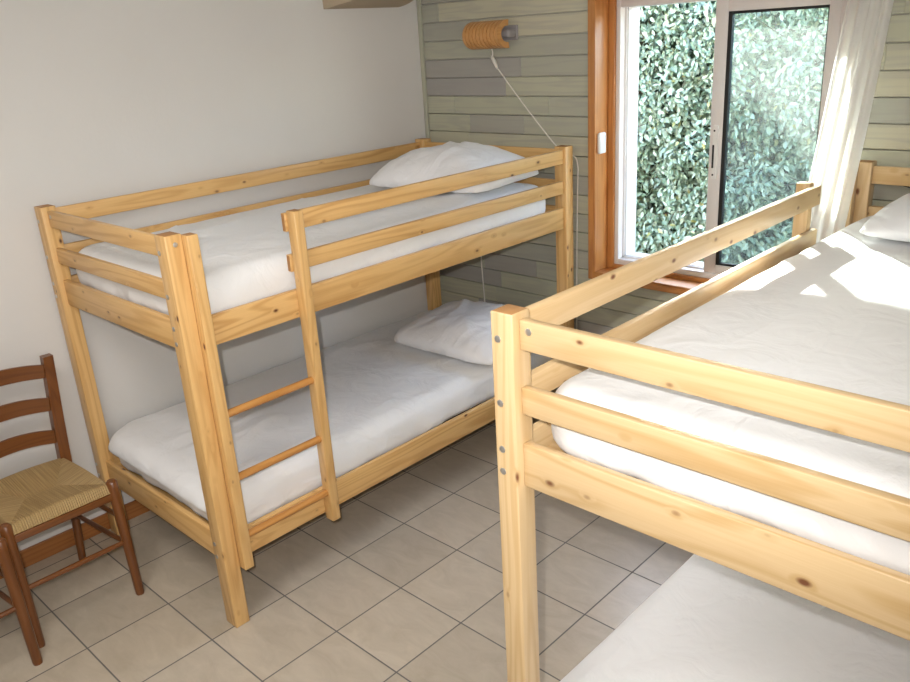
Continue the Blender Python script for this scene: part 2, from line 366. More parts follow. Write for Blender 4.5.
# ------------------------------------------------------------------ room
RX, RY, RZ = 4.5, -4.9, 2.5
def struct(o): return tag(o, kind='structure')
mb = MB(); mb.box(0, RY, -.1, RX, 0, 0, bev=0); struct(mb.build('floor', M['tiles']))
mb = MB(); mb.box(-.15, RY, RZ, RX+.15, .2, RZ+.15, bev=0); struct(mb.build('ceiling', M['ceiling']))
mb = MB(); mb.box(-.15, RY, -.1, 0, .2, RZ, bev=0); struct(mb.build('wall_left', M['plaster']))
mb = MB(); mb.box(RX, RY, -.1, RX+.15, .2, RZ, bev=0); struct(mb.build('wall_right', M['plaster']))
mb = MB(); mb.box(-.15, RY-.15, -.1, RX+.15, RY, RZ, bev=0); struct(mb.build('wall_front', M['plaster']))

# board-clad wall with the window opening
OX0, OX1, OZ0, OZ1 = 1.0925, 2.12, .800, 2.02
mb = MB()
PITCH = .0887; z0 = 1.948 - 22*PITCH
def plank_run(xa, xb, za, zb, seed):
    x = xa; rr = random.Random(seed); first = True
    while x < xb - 1e-4:
        L = rr.choice((.35, .6, .8, 1.0, 1.3)) * (rr.uniform(.3, 1) if first else 1); first = False
        xe = min(xb, x + L)
        if xb - xe < .06: xe = xb
        vs = mb.box(x, 0, za + .0015, xe, .022, zb - .0015, axis=0, bev=.0025, seg=1, tint=rr.random())
        x = xe
for r in range(0, 30):
    za = z0 + (r-1)*PITCH; zb = za + PITCH
    za = max(za, 0); zb = min(zb, RZ)
    if zb - za < .012: continue
    if zb <= OZ0 or za >= OZ1:
        plank_run(0, RX, za, zb, 100+r)
    else:
        plank_run(0, OX0-.013, za, zb, 300+r); plank_run(OX1+.013, RX, za, zb, 500+r)
        if za < OZ0 - .01: plank_run(OX0, OX1, za, OZ0-.013, 700+r)
        if zb > OZ1 + .01: plank_run(OX0, OX1, OZ1+.013, zb, 900+r)
struct(mb.build('wall_back', M['boards'], smooth=False))
mb = MB()
for a in ((0, .024, 0, OX0-.013, .20, RZ), (OX1+.013, .024, 0, RX, .20, RZ), (OX0-.013, .024, 0, OX1+.013, .20, OZ0-.013), (OX0-.013, .024, OZ1+.013, OX1+.013, .20, RZ)):
    mb.box(a[0], a[1], a[2], a[3], a[4], a[5], bev=0)
struct(mb.build('wall_back_core', M['outer']))
# corner strip, baseboards
mb = MB(); mb.box(.001, -.016, 0, .024, -.0005, RZ, axis=2, tint=.45); struct(mb.build('trim_1', M['boards']))
mb = MB(); mb.box(.0005, RY+.01, 0, .014, -.018, .075); struct(mb.build('baseboard_left', M['skirting']))
# casing round the window (front frame, reveal, stop)
mb = MB(); F = -.03; D = .07; w = .038
mb.box(OX0-w, F, OZ0-w, OX0-.012, -.0005, OZ1+w, axis=2, bev=.002); mb.box(OX1+.012, F, OZ0-w, OX1+w, -.0005, OZ1+w, axis=2, bev=.002)
mb.box(OX0-.012, F, OZ0-w, OX1+.012, -.0005, OZ0-.012, axis=0, bev=.002); mb.box(OX0-.012, F, OZ1+.012, OX1+.012, -.0005, OZ1+w, axis=0, bev=.002)
mb.box(OX0-.012, F, OZ0, OX0, .16, OZ1, axis=2, bev=.001); mb.box(OX1, F, OZ0, OX1+.012, .16, OZ1, axis=2, bev=.001)
mb.box(OX0-.012, F, OZ0-.012, OX1+.012, .16, OZ0, axis=0, bev=.001); mb.box(OX0-.012, F, OZ1, OX1+.012, .16, OZ1+.012, axis=0, bev=.001)
s = .034
mb.box(OX0, D, OZ0, OX0+s, .158, OZ1, axis=2); mb.box(OX1-s, D, OZ0, OX1, .158, OZ1, axis=2)
mb.box(OX0+s, D, OZ0, OX1-s, .158, OZ0+.020, axis=0); mb.box(OX0+s, D, OZ1-s, OX1-s, .158, OZ1, axis=0)
struct(mb.build('trim_2', M['casing'], smooth=True, angle=50))

# window: outer frame + sliding sash
win = struct(empty('window_1', (1.6, .08, .82)))
def wbox(name, m, par, *a, **k):
    o = box(name, m, None, *a, **k)
    o.parent = par; o.matrix_parent_inverse = Matrix.Translation(par.matrix_world.translation).inverted() if par else Matrix()
    return o
def keep(o, par):
    bpy.context.view_layer.update(); o.parent = par; o.matrix_parent_inverse = par.matrix_world.inverted(); return o
fx0, fx1, fz0, fz1 = OX0+s, OX1-s, OZ0+.020, OZ1-s
mb = MB()
t = .022
mb.box(fx0, .080, fz0, fx0+t, .235, fz1, axis=2); mb.box(fx1-t, .080, fz0, fx1, .235, fz1, axis=2)
mb.box(fx0+t, .080, fz0, fx1-t, .235, fz0+t+.004, axis=0); mb.box(fx0+t, .080, fz1-t-.012, fx1-t, .235, fz1, axis=0)
# track ribs
for y in (.116, .134):
    mb.box(fx0+t, y, fz0+t, fx0+t+.008, y+.004, fz1-t-.01, axis=2, bev=0)
    mb.box(fx0+t, y, fz0+t+.003, fx1-t, y+.004, fz0+t+.012, axis=0, bev=0)
keep(mb.build('window_frame', M['alu'], smooth=True, angle=50), win)
sx0, sx1, sz0, sz1 = 1.582, fx1-t-.002, fz0+t+.004, fz1-t-.012
gx0, gx1, gz0, gz1 = 1.636, 2.020, .885, 1.906
mb = MB()
mb.box(sx0, .084, sz0, gx0, .112, sz1, axis=2); mb.box(gx1, .084, sz0, sx1, .112, sz1, axis=2)
mb.box(gx0, .084, sz0, gx1, .112, gz0, axis=0); mb.box(gx0, .084, gz1, gx1, .112, sz1, axis=0)
sash = keep(mb.build('sash', M['alu'], smooth=True, angle=50), win)
mb = MB()
mb.box(gx0, .086, gz0, gx0+.016, .108, gz1, axis=2, bev=.001); mb.box(gx1-.005, .090, gz0, gx1, .108, gz1, axis=2, bev=.001)
mb.box(gx0+.016, .090, gz0, gx1-.005, .108, gz0+.010, axis=0, bev=.001); mb.box(gx0+.016, .090, gz1-.010, gx1-.005, .108, gz1, axis=0, bev=.001)
keep(mb.build('gasket', M['black']), sash)
mb = MB(); mb.box(gx0+.010, .096, gz0+.004, gx1-.003, .100, gz1-.004, bev=0); keep(mb.build('glass_pane', M['glass']), sash)
mb = MB(); mb.box(1.600, .077, 1.255, 1.622, .0845, 1.475, bev=.002); keep(mb.build('latch_plate', M['plastic']), sash)
mb = MB(); mb.box(1.600, .0745, 1.30, 1.608, .0775, 1.395, bev=.001); mb.tube([(1.606, .0755, 1.452), (1.606, .078, 1.452)], .004); mb.tube([(1.606, .0755, 1.272), (1.606, .078, 1.272)], .004)
keep(mb.build('latch_slot', M['black']), sash)

# ------------------------------------------------------------------ bunk beds
PY = .054
def bolt(parent, x, y, z, face):
    mb = MB(); r = .0075
    d = {'-y': (0, -1, 0), '+x': (1, 0, 0)}[face]
    p = Vector((x, y, z)); d = Vector(d)
    mb.tube([p - d*.002, p + d*.0015, p + d*.0025], [r, r, r*.75], seg=14)
    mb.tube([p + d*.0022, p + d*.0027], [r*.42, r*.42], seg=6)
    o = mb.build('bolt', M['bolt'], parent, smooth=True, angle=40); o['label'] = 'zinc bolt head'; return o

def bunk(name, label, x0, yf, pine, ladder_side, ladder_end, W=.963, PX=.054, H=1.386):
    L = 2.0; x1 = x0 + W; yh = yf + L
    root = empty(name, (x0 + W/2, yf + L/2, 0)); tag(root, label, 'bunk bed', 'pine bunk beds'); bpy.context.view_layer.update()
    def P(mb_, nm, m, lab=None, par=None):
        o = mb_.build(nm, m, None, smooth=True, angle=50); keep(o, par or root)
        if lab: o['label'] = lab
        return o
    posts = {}
    for ex, xa in (('l', x0), ('r', x1-PX)):
        for ey, ya in (('f', yf), ('h', yh-PY)):
            mb = MB(); mb.box(xa, ya, 0, xa+PX, ya+PY, H, axis=2, bev=.0028)
            posts[ex+ey] = P(mb, 'bed_post', pine)
    for k in ('lf', 'rf'):
        bx = x0 + .017 if k == 'lf' else x1 - PX + .017
        for z in (1.332, 1.197, 1.095, 1.045, .325, .275):
            o = bolt(None, bx, yf, z, '-y'); keep(o, posts[k])
    T = .020
    zs = ((1.311, 1.372), (1.175, 1.233), (1.014, 1.111), (.245, .346))
    # side boards (run along y)
    for sd in ('l', 'r'):
        front = (sd == ladder_side)
        xo = x0 + .014 if sd == 'l' else x1 - .014 - T
        ya, yb = yf + PY, yh - PY
        for i, (a, b) in enumerate(zs):
            y0_, y1_ = ya, yb
            if front and i < 2:
                if ladder_end == 'foot': y0_ = yf + .427
                else: y1_ = yh - .448
            mb = MB(); mb.box(xo, y0_, a, xo+T, y1_, b, axis=1, bev=.0025)
            P(mb, 'guard_rail' if i < 2 else 'side_board', pine)
    # end boards (run along x)
    for ya in (yf + .020, yh - .020 - T):
        for i, (a, b) in enumerate(zs):
            mb = MB(); mb.box(x0+PX, ya, a, x1-PX, ya+T, b, axis=0, bev=.0025)
            o = P(mb, 'end_rail' if i < 2 else 'end_board', pine)
            if i == 0 and ya < yf + .1:
                keep(bolt(None, x0+PX+.022, ya, 1.352, '-y'), o)
    if ladder_side == 'r':
        keep(bolt(None, x1, yf+.030, 1.357, '+x'), posts['rf'])
    # ladder
    sw, sd_ = .044, .036
    if ladder_side == 'r': xs = x1 - .013
    else: xs = x0 + .013 - sw
    ys = (yf + PY + .0005, yf + .434) if ladder_end == 'foot' else (yh - PY - .0005 - sd_, yh - .490)
    for y in ys:
        mb = MB(); mb.box(xs, y, .222, xs+sw, y+sd_, 1.381, axis=2, bev=.003)
        st = P(mb, 'ladder_stile', pine)
    ya, yb = min(ys) + sd_, max(ys)
    for z in (.788, .558, .338):
        mb = MB(); mb.tube([(xs+sw*.5, ya-.012, z), (xs+sw*.5, yb+.012, z)], .0135, seg=14)
        P(mb, 'ladder_rung', M['rung'], 'darker orange round rung')
    # ledges + slats
    for zt in (1.06, .292):
        mb = MB()
        mb.box(x0+.014+T, yf+PY, zt-.030, x0+.014+T+.02, yh-PY, zt-.018, axis=1, bev=0); mb.box(x1-.014-T-.02, yf+PY, zt-.030, x1-.014-T, yh-PY, zt-.018, axis=1, bev=0)
        n = 13
        for i in range(n):
            y = yf + PY + .02 + i*(L - 2*PY - .11)/(n-1)
            mb.box(x0+.040, y, zt-.018, x1-.040, y+.07, zt, axis=0, bev=0)
        P(mb, 'slat_base', pine)
    return root

LX, LY = .0270, -2.0657
QX, QY = 2.229, -2.0513
left_bunk = bunk('bunk_bed', 'amber pine bunk bed against the white wall with ladder at its foot end', LX, LY, M['pine_amber'], 'r', 'foot', .9705, .064)
right_bunk = bunk('bunk_bed', 'pale pine bunk bed in the right foreground beside the window curtain', QX, QY, M['pine_pale'], 'l', 'head')

# ------------------------------------------------------------------ mattresses
def sgnpow(v, p): return math.copysign(abs(v)**p, v)
def mattress(x0, y0, x1, y1, z0, z1, label, seed, hem=.0, crown=.012, skirt=None, wr=1.0, bulge=None):
    """dark ticking core with a white sheet over it"""
    cx, cy = (x0+x1)/2, (y0+y1)/2
    root = empty('mattress', (cx, cy, z0)); tag(root, label, 'mattress', 'sheeted mattresses on the bunks'); bpy.context.view_layer.update()
    mb = MB(); mb.box(x0+.034, y0+.034, z0, x1-.034, y1-.034, z1-.02, bev=.03, seg=4)
    keep(mb.build('mattress_core', M['mattress'], None, smooth=True, angle=80), root).__setitem__('label', 'dark brown mattress ticking showing below the sheet')
    # sheet: rounded slab: parametrise by polar around rounded rect, then profile
    hx, hy, hz = (x1-x0)/2, (y1-y0)/2, z1-z0
    R = .10
    sv = Vector((seed*7.3, seed*3.1, seed*1.7))
    # perimeter points
    per = []
    def arc(cx_, cy_, a0):
        for k in range(9):
            a = a0 + (PI/2)*k/8; per.append((cx_+R*math.cos(a), cy_+R*math.sin(a), math.cos(a), math.sin(a)))
    def seg(xa, ya, xb, yb, nx, ny, n):
        for k in range(1, n):
            t_ = k/n; per.append((xa+(xb-xa)*t_, ya+(yb-ya)*t_, nx, ny))
    arc(hx-R, hy-R, 0); seg(hx-R, hy, -hx+R, hy, 0, 1, 34); arc(-hx+R, hy-R, PI/2); seg(-hx, hy-R, -hx, -hy+R, -1, 0, 80)
    arc(-hx+R, -hy+R, PI); seg(-hx+R, -hy, hx-R, -hy, 0, -1, 34); arc(hx-R, -hy+R, 1.5*PI); seg(hx, -hy+R, hx, hy-R, 1, 0, 80)
    n = len(per)
    prof = []; rb = .045
    r = min(.065, hz*.5)
    for k in range(6):
        h_ = (hz-r)*k/6; prof.append((rb*(1-math.sqrt(max(0, 1-(1-min(1, h_/rb))**2)))*.8, h_/hz))
    for k in range(9):
        a = (PI/2)*k/8; prof.append((r*(1-math.cos(a)), (hz-r+r*math.sin(a))/hz))
    mb = MB(); bm = mb.bm
    rings = []
    def wrinkle(x, y, z, side):
        p = Vector((x*5, y*3.2, z*3)) + sv
        a = noise.fractal(p, .9, 2.0, 3)
        b = abs(noise.noise(Vector((x*2.2 + y*1.1, y*1.3 - x*.6, 0)) + sv*2))
        rid = max(0, .16 - b)/.16
        return (.0035*a + .004*rid*rid*abs(a)*3)*wr
    for k, (ins, hf) in enumerate(prof):
        ring = []
        for i, (px, py, nx, ny) in enumerate(per):
            t_ = i/n
            hemz = hem + .018*noise.noise(Vector((px*3, py*3, seed))) + .012*noise.noise(Vector((px*9, py*9, seed+5))); hemz = max(.003, hemz)
            z = hf*hz
            if k < 6:
                z = hemz + (prof[6][1]*hz - hemz)*(k/6.)
            X = px - nx*ins; Y = py - ny*ins
            out = .004*math.sin(PI*min(1, z/hz))
            fold = 0
            if k < 7:
                f = noise.noise(Vector((px*8, py*8, seed*2.2))) + .6*noise.noise(Vector((px*19 + z*6, py*19 - z*5, seed)))
                fold = .006*f*(1 - k/8)*wr
            if skirt:
                fold += skirt(px, py, nx, ny, z/hz)
            w_ = wrinkle(X, Y, z, True)
            if not skirt: fold = min(fold, .004); w_ = min(w_, .004)
            elif k < 7 and nx > -.5: fold = min(fold, .004)
            if bulge: out += bulge(nx, ny, z/hz)
            v = bm.verts.new((cx + X + nx*(out+fold+w_*.6), cy + Y + ny*(out+fold+w_*.6), z0 + z + w_*.5)); v[mb.g] = v.co
            ring.append(v)
        rings.append(ring)
    for k in range(len(rings)-1):
        for i in range(n):
            bm.faces.new((rings[k][i], rings[k][(i+1) % n], rings[k+1][(i+1) % n], rings[k+1][i]))
    # top: shrink rings to the middle spine
    last = rings[-1]; m_ = 16
    for q in range(1, m_+1):
        f = q/m_; ring = []
        for i, (px, py, nx, ny) in enumerate(per):
            bx = px - nx*r; by = py - ny*r
            ty = max(-hy+hx, min(hy-hx, by)); X = bx*(1-f); Y = by + (ty-by)*f
            d = 1 - (1-f)**2
            z = hz + crown*d + wrinkle(X, Y, hz, False)*1.0
            v = bm.verts.new((cx + X, cy + Y, z0 + z)); v[mb.g] = v.co; ring.append(v)
        for i in range(n):
            bm.faces.new((last[i], last[(i+1) % n], ring[(i+1) % n], ring[i]))
        last = ring
    bmesh.ops.remove_doubles(bm, verts=bm.verts[:], dist=.0004)
    o = mb.build('fitted_sheet', M['sheet'], None, smooth=True, angle=180); keep(o, root); o['label'] = 'white fitted sheet with soft creases'
    return root

mattress(LX+.049, LY+.055, LX+.9705-.049, LY+2.0-.085, 1.064, 1.226, 'white sheeted mattress on the upper bunk beside the white wall', 1, hem=.006, wr=1.7)
mattress(LX+.050, LY+.056, LX+.9705-.049, LY+2.0-.060,   .297, .480, 'white sheeted mattress on the lower bunk beside the white wall', 2, hem=.014, wr=2.2, bulge=lambda nx, ny, h: .034*max(0, -ny)**4*max(0, min(1, (h-.42)/.2))*(1 if h < .98 else .6) + .012*max(0, -nx)**4*max(0, min(1, (h-.42)/.2)))
mattress(QX+.049, QY+.055, QX+.963-.046, QY+2.0-.060, 1.064, 1.226, 'white sheeted mattress with sun patches on the upper right bunk', 3, hem=.012, wr=1.3)
mattress(QX+.050, QY+.056, QX+.963-.050, QY+2.0-.060,   .297, .446, 'white sheeted mattress low down under the right bunk', 4, hem=.074, wr=.5,
         skirt=lambda px, py, nx, ny, h: .046*(1-h)**.8 if nx < -.5 else 0)

# ------------------------------------------------------------------ pillows
def pillow(loc, size, rot, label, seed, creases=1.0, tilt=(0, 0)):
    a, b, h = size
    root_m = MB(); bm = root_m.bm; sv = Vector((seed*5.1, seed*2.7, seed))
    def surf(sgn):
        def fn(u, v):
            s_ = 2*u-1; t_ = 2*v-1
            # pinched outline: corners stick out
            ex = 1 - .07*(1-t_*t_)**1; ex = 1 - .05*(1 - abs(t_)**2.2); ey = 1 - .07*(1 - abs(s_)**2.2)
            X = s_*a/2*(1 - .06*(1-abs(t_))*0 - .05*(1-abs(t_)**2)*abs(s_)**3)
            Y = t_*b/2*(1 - .07*(1-abs(s_)**2)*abs(t_)**3)
            prof = (max(0, 1-abs(s_)**2.4)**.55)*(max(0, 1-abs(t_)**2.4)**.55)
            z = h*.86*prof if sgn > 0 else -h*.05*prof
            edge = prof**.5
            p = Vector((X*6, Y*6, sgn*1.3)) + sv
            w1 = noise.fractal(p, .8, 2.0, 3)*.008
            q = noise.noise(Vector((X*4+Y*3, Y*4-X*3, 3)) + sv); rd = max(0, .22-abs(q))/.22
            z += (w1*1.3 + .007*rd*rd*(3-2*rd)*(.3+noise.noise(p*1.1)))*edge*creases
            kc = 1 - .11*abs(s_)**5*abs(t_)**5 - .03*(s_*t_)**2; X *= kc; Y *= kc
            if sgn < 0: z = max(z, -h*.08)
            return Vector((X, Y, z))
        return fn
    root_m.grid(surf(1), 56, 40); root_m.grid(surf(-1), 56, 40, flip=True)
    bmesh.ops.remove_doubles(bm, verts=bm.verts[:], dist=.0012)
    o = root_m.build('pillow', M['pillow'], None, smooth=True, angle=180)
    o.location = loc; o.rotation_euler = (tilt[0], tilt[1], rot); tag(o, label, 'pillow', 'white pillows at the bed heads')
    return o
pillow((.590, -.43, 1.268), (.70, .56, .172), math.radians(5), 'plump white pillow on the upper bunk against the board wall', 1, creases=1.5, tilt=(.015, 0))
pillow((.680, -.46, .524), (.67, .55, .155), math.radians(3), 'white pillow on the lower bunk against the board wall', 2, creases=1.6, tilt=(.015, 0))
pillow((2.77, -.39, 1.262), (.76, .52, .125), math.radians(0), 'white pillow at the head of the sunlit right bunk', 3, tilt=(.02, 0))

# ------------------------------------------------------------------ chairs
def chair(dx, dy, label):
    root = empty('dining_chair', (.35+dx, -2.37+dy, 0)); tag(root, label, 'chair', 'rush seated chairs'); bpy.context.view_layer.update()
    W_ = M['chairwood']
    def V(x, y, z): return (x+dx, y+dy, z)
    def P(mb_, nm, m=W_, lab=None):
        o = mb_.build(nm, m, None, smooth=True, angle=45); keep(o, root)
        if lab: o['label'] = lab
        return o
    yc = -2.372
    fl = {}
    for sg in (-1, 1):
        yt = yc + sg*.180; yb_ = yc + sg*.182
        mb = MB()
        mb.tube([V(.537, yb_, 0), V(.537, yb_, .01), V(.515, yt, .43), V(.513, yt, .468), V(.513, yt, .474)], [.0145, .016, .0195, .0195, .014], seg=14)
        P(mb, 'front_leg')
        mb = MB()
        mb.tube([V(.166, yc+sg*.125, 0), V(.164, yc+sg*.128, .01), V(.150, yc+sg*.158, .42)], [.013, .0145, .018], seg=14)
        # upper back post, flattened square section with a slight backward lean
        pts = [(.150, yc+sg*.158, .42), (.135, yc+sg*.172, .60), (.105, yc+sg*.200, .852)]
        ring = []
        for i, q in enumerate(pts):
            hw, hd = (.0195, .0185) if i < 2 else (.018, .017)
            ring.append([mb.bm.verts.new(V(q[0]+a*hd, q[1]+b*hw, q[2])) for a, b in ((-1, -1), (1, -1), (1, 1), (-1, 1))])
        for i in range(2):
            for k in range(4):
                mb.bm.faces.new((ring[i][k], ring[i][(k+1) % 4], ring[i+1][(k+1) % 4], ring[i+1][k]))
        mb.bm.faces.new(ring[0][::-1]); mb.bm.faces.new(ring[2])
        for rr in ring:
            for v in rr: v[mb.g] = Vector((v.co.z, v.co.x, v.co.y))
        P(mb, 'back_post')
    # slats: bowed backwards, slightly arched
    for z0_, h_ in ((.770, .054), (.642, .055), (.516, .054)):
        tt = (z0_+.02-.42)/.432; hw = .158 + .042*tt + .002; xb = .150 - .045*tt
        mb = MB(); n = 18
        def sl(u, v, side):
            s_ = 2*u-1; y = yc + s_*(hw-.012)
            x = xb - .028*(1-s_*s_) + side*.005
            z = z0_ + .014*(1-s_*s_) + v*(h_*(.96 + .10*(1-s_*s_)))
            return Vector(V(x, y, z))
        for sd in (-1, 1):
            mb.grid(lambda u, v: sl(u, v, sd), n, 3, grain=lambda u, v: (u*.36+z0_*9, v*.05+z0_*31, sd*.01), flip=sd > 0)
        for v0 in (0, 1):
            mb.grid(lambda u, v: sl(u, v0, 2*v-1), n, 1, grain=lambda u, v: (u*.36+z0_*9, v0*.05+z0_*31, v*.01))
        bmesh.ops.remove_doubles(mb.bm, verts=mb.bm.verts[:], dist=.0003)
        P(mb, 'back_slat')
    # seat rails and stretchers
    def rod(a, b, r, nm):
        mb = MB(); a = Vector(V(*a)); b = Vector(V(*b)); m_ = (a+b)/2
        mb.tube([a, m_, b], [r*.85, r, r*.85], seg=12); P(mb, nm)
    f0, f1, b0, b1 = (.513, yc-.18), (.513, yc+.18), (.150, yc-.158), (.150, yc+.158)
    mb = MB(); mb.box(.508+dx, yc-.168+dy, .400, .527+dx, yc+.168+dy, .428, axis=1, bev=.004); P(mb, 'seat_rail')
    for a, b in ((f0, b0), (f1, b1), (b0, b1)):
        rod((*a, .415), (*b, .415), .012, 'seat_rail')
    rod((.525, yc-.18, .225), (.525, yc+.18, .225), .0105, 'stretcher')
    for sg in (-1, 1):
        for z in (.215, .325):
            rod((.537 - .022*z/.43, yc+sg*.181, z), (.158, yc+sg*(.128+.03*z/.42), z), .0095, 'stretcher')
    rod((.160, yc-.14, .24), (.160, yc+.14, .24), .0095, 'stretcher')
    # rush seat: four strand fields meeting on a short ridge
    mb = MB()
    cor = [Vector((.524, yc-.178, 0)), Vector((.524, yc+.178, 0)), Vector((.140, yc+.160, 0)), Vector((.140, yc-.160, 0))]
    c0 = Vector((.335, yc-.055, 0)); c1 = Vector((.335, yc+.055, 0))
    fields = ((cor[0], cor[1], c0, c1), (cor[1], cor[2], c1, c1), (cor[2], cor[3], c1, c0), (cor[3], cor[0], c0, c0))
    for A, B, Ca, Cb in fields:
        def fn(u, v):
            e = A.lerp(B, u); c = Ca.lerp(Cb, u); p = e.lerp(c, v)
            edge = min(1, v/.10)
            zz = .435 + .026*math.sqrt(max(0, 1-(1-edge)**2)) - .012*max(0, v-.1)/.9
            out = 0
            zz += .011*(1-(2*u-1)**2)*(1-v)*edge
            return Vector(V(p.x, p.y, zz))
        ln = (B-A).length; o_ = random.uniform(0, 9)
        ed = (B-A).normalized(); base = Vector((dx, dy, 0))
        mb.grid(fn, 40, 22, grain=lambda u, v: ((fn(u, v)-base-A).dot(ed)+o_, v*.2, 0))
        # rolled edge down over the rail
        def fe(u, v):
            e = A.lerp(B, u); c = Ca.lerp(Cb, u); d = (c-e).normalized()
            q = v*PI*.75
            p = e + d*(.010 - .010*math.cos(q) - .006*math.sin(q))
            return Vector(V(p.x, p.y, .435 - .007*math.sin(q*.66)))
        mb.grid(fe, 40, 6, grain=lambda u, v: (u*ln+o_, -v*.04, 0))
    P(mb, 'rush_seat', M['rush'], 'tan woven rush seat in four triangles')
    return root
chair(0, 0, 'brown ladder-back chair with rush seat beside the foot of the left bunk')
chair(.081, -.404, 'second brown chair mostly cut off by the left picture edge')

# ------------------------------------------------------------------ wall lamp over the left bunk
lamp = empty('wall_lamp', (.515, 0, 1.88)); tag(lamp, 'small ribbed plywood wall lamp on the green boards above the left bunk', 'lamp'); bpy.context.view_layer.update()
lx0, lx1, lz, ly = .420, .640, 1.875, -.062
mb = MB()
nr = 10; pitch = (lx1-lx0)/nr
def rib(xa, xb, ro, ri):
    n = 22; a0, a1 = math.radians(82), math.radians(278)
    R_ = []
    for x in (xa, xb):
        for r_ in (ro, ri):
            R_.append([mb.bm.verts.new((x, ly + r_*1.22*math.cos(a0+(a1-a0)*k/n), lz + r_*math.sin(a0+(a1-a0)*k/n))) for k in range(n+1)])
    for k in range(n):
        for A, B in ((0, 2), (3, 1), (1, 0), (2, 3)):
            mb.bm.faces.new((R_[A][k], R_[A][k+1], R_[B][k+1], R_[B][k]))
    for k in (0, n):
        mb.bm.faces.new((R_[0][k], R_[1][k], R_[3][k], R_[2][k]))
    for r_ in R_:
        for v in r_: v[mb.g] = Vector((v.co.y*3, v.co.x*5, v.co.z))
for i in range(nr):
    x = lx0 + i*pitch
    rib(x, x + pitch*.74, .062, .036)
    if i < nr-1: rib(x + pitch*.74, x + pitch, .0585, .036)
keep(mb.build('lamp_shade', M['lampwood'], None, smooth=True, angle=40), lamp)
mb = MB(); mb.box(.47, -.012, 1.845, .650, 0, 1.912, bev=.004); mb.box(.50, -.070, 1.858, .648, -.010, 1.896, bev=.014, seg=4)
keep(mb.build('lamp_bracket', M['bracket'], None, smooth=True, angle=50), lamp)
def bez(pts, n=14):
    pts = [Vector(p) for p in pts]; out = []
    for i in range(len(pts)-1):
        p0 = pts[max(i-1, 0)]; p1 = pts[i]; p2 = pts[i+1]; p3 = pts[min(i+2, len(pts)-1)]
        for k in range(n):
            t_ = k/n
            out.append(.5*((2*p1) + (p2-p0)*t_ + (2*p0-5*p1+4*p2-p3)*t_*t_ + (3*p1-p0-3*p2+p3)*t_**3))
    return out + [pts[-1]]
mb = MB(); mb.tube(bez([(.515, -.05, 1.832), (.512, -.030, 1.80), (.498, -.012, 1.762), (.526, -.006, 1.715), (.66, -.004, 1.568), (.78, -.004, 1.446), (.858, -.004, 1.372), (.915, -.004, 1.34), (.965, -.004, 1.325), (.980, -.004, 1.285), (.980, -.004, 1.22), (.974, -.004, 1.0), (.970, -.004, .74), (.966, -.004, .40)]), .0034, seg=8)
cord = keep(mb.build('lamp_cord', M['cord'], None, smooth=True, angle=180), lamp)
mb = MB(); mb.tube([(.488, -.013, 1.782), (.492, -.012, 1.774), (.505, -.011, 1.752), (.518, -.011, 1.728), (.524, -.010, 1.718)], [.003, .008, .010, .007, .003], seg=10)
keep(mb.build('cord_switch', M['cord'], None, smooth=True, angle=180), cord)
mb = MB(); mb.tube(bez([(.352, -.004, .99), (.350, -.004, .80), (.352, -.004, .70), (.358, -.004, .58), (.362, -.004, .46)]), .0034, seg=8)
tag(mb.build('power_cord', M['cord'], None, smooth=True, angle=180), 'thin white cord hanging on the boards behind the lower bunk pillow', 'cord')
# cable on the boards by the right bunk head
mb = MB(); mb.tube(bez([(2.25, -.004, 1.33), (2.40, -.004, 1.288), (2.60, -.004, 1.25), (2.85, -.004, 1.24)]), .0025, seg=8)
tag(mb.build('power_cord', M['black'], None, smooth=True, angle=180), 'thin dark cable sagging on the boards behind the right bunk head', 'cord')

# contact sensor on the reveal
mb = MB(); mb.box(OX0, -.016, 1.345, OX0+.018, .036, 1.438, bev=.008, seg=4)
tag(mb.build('contact_sensor', M['plastic'], None, smooth=True, angle=60), 'small white plastic contact box on the orange window casing', 'sensor')

# plaster wall light at the top of the white wall
mb = MB()
def bowl(u, v):
    a = PI*u; rx, ry = .27, .235
    y = -.375 + -ry*math.cos(a); x = rx*math.sin(a)
    zb = 2.030 + .085*(x/rx)**1.2*.55
    if v < .35:
        k = v/.35; return Vector((x*k, -.375 - ry*math.cos(a)*k, 2.030 + .085*.55*((x*k)/rx)**1.2 if k > 0 else 2.030))
    k = (v-.35)/.65
    return Vector((x*(1+.04*k), -.375 - ry*math.cos(a)*(1+.02*k), zb + k*(2.19-zb)))
mb.grid(bowl, 40, 20)
bmesh.ops.remove_doubles(mb.bm, verts=mb.bm.verts[:], dist=.0004)
tag(mb.build('wall_sconce', M['sconce'], None, smooth=True, angle=40), 'beige plaster wall light high on the white wall above the left bunk', 'wall light')

# ------------------------------------------------------------------ curtain
mb = MB()
def curt(u, v):
    z = 2.30 - v*2.22
    sh = max(0, min(1, (1.92 - z)/.95))
    xl = 2.125 - .12*sh + (.03 if z > 1.92 else 0)*0; xr = 2.272 - .105*sh
    x = xl + (xr-xl)*u
    am = .012
    x += .042*max(0, min(1, (2.0 - z)/.5)) - .045*max(0, min(1, (1.05 - z)/.2))
    y = -.066 - .112*max(0, min(1, (2.0 - z)/.5)) + am*math.sin(u*2*PI*4.0 + .5*math.sin(v*3)) + .006*math.sin(u*2*PI*9 + v*4)
    return Vector((x + .006*math.sin(u*2*PI*4 + 1.2), y, z))
mb.grid(curt, 110, 60)
tag(mb.build('curtain', M['sheer'], None, smooth=True, angle=180), 'sheer white curtain bunched beside the window at the right bunk', 'curtain')

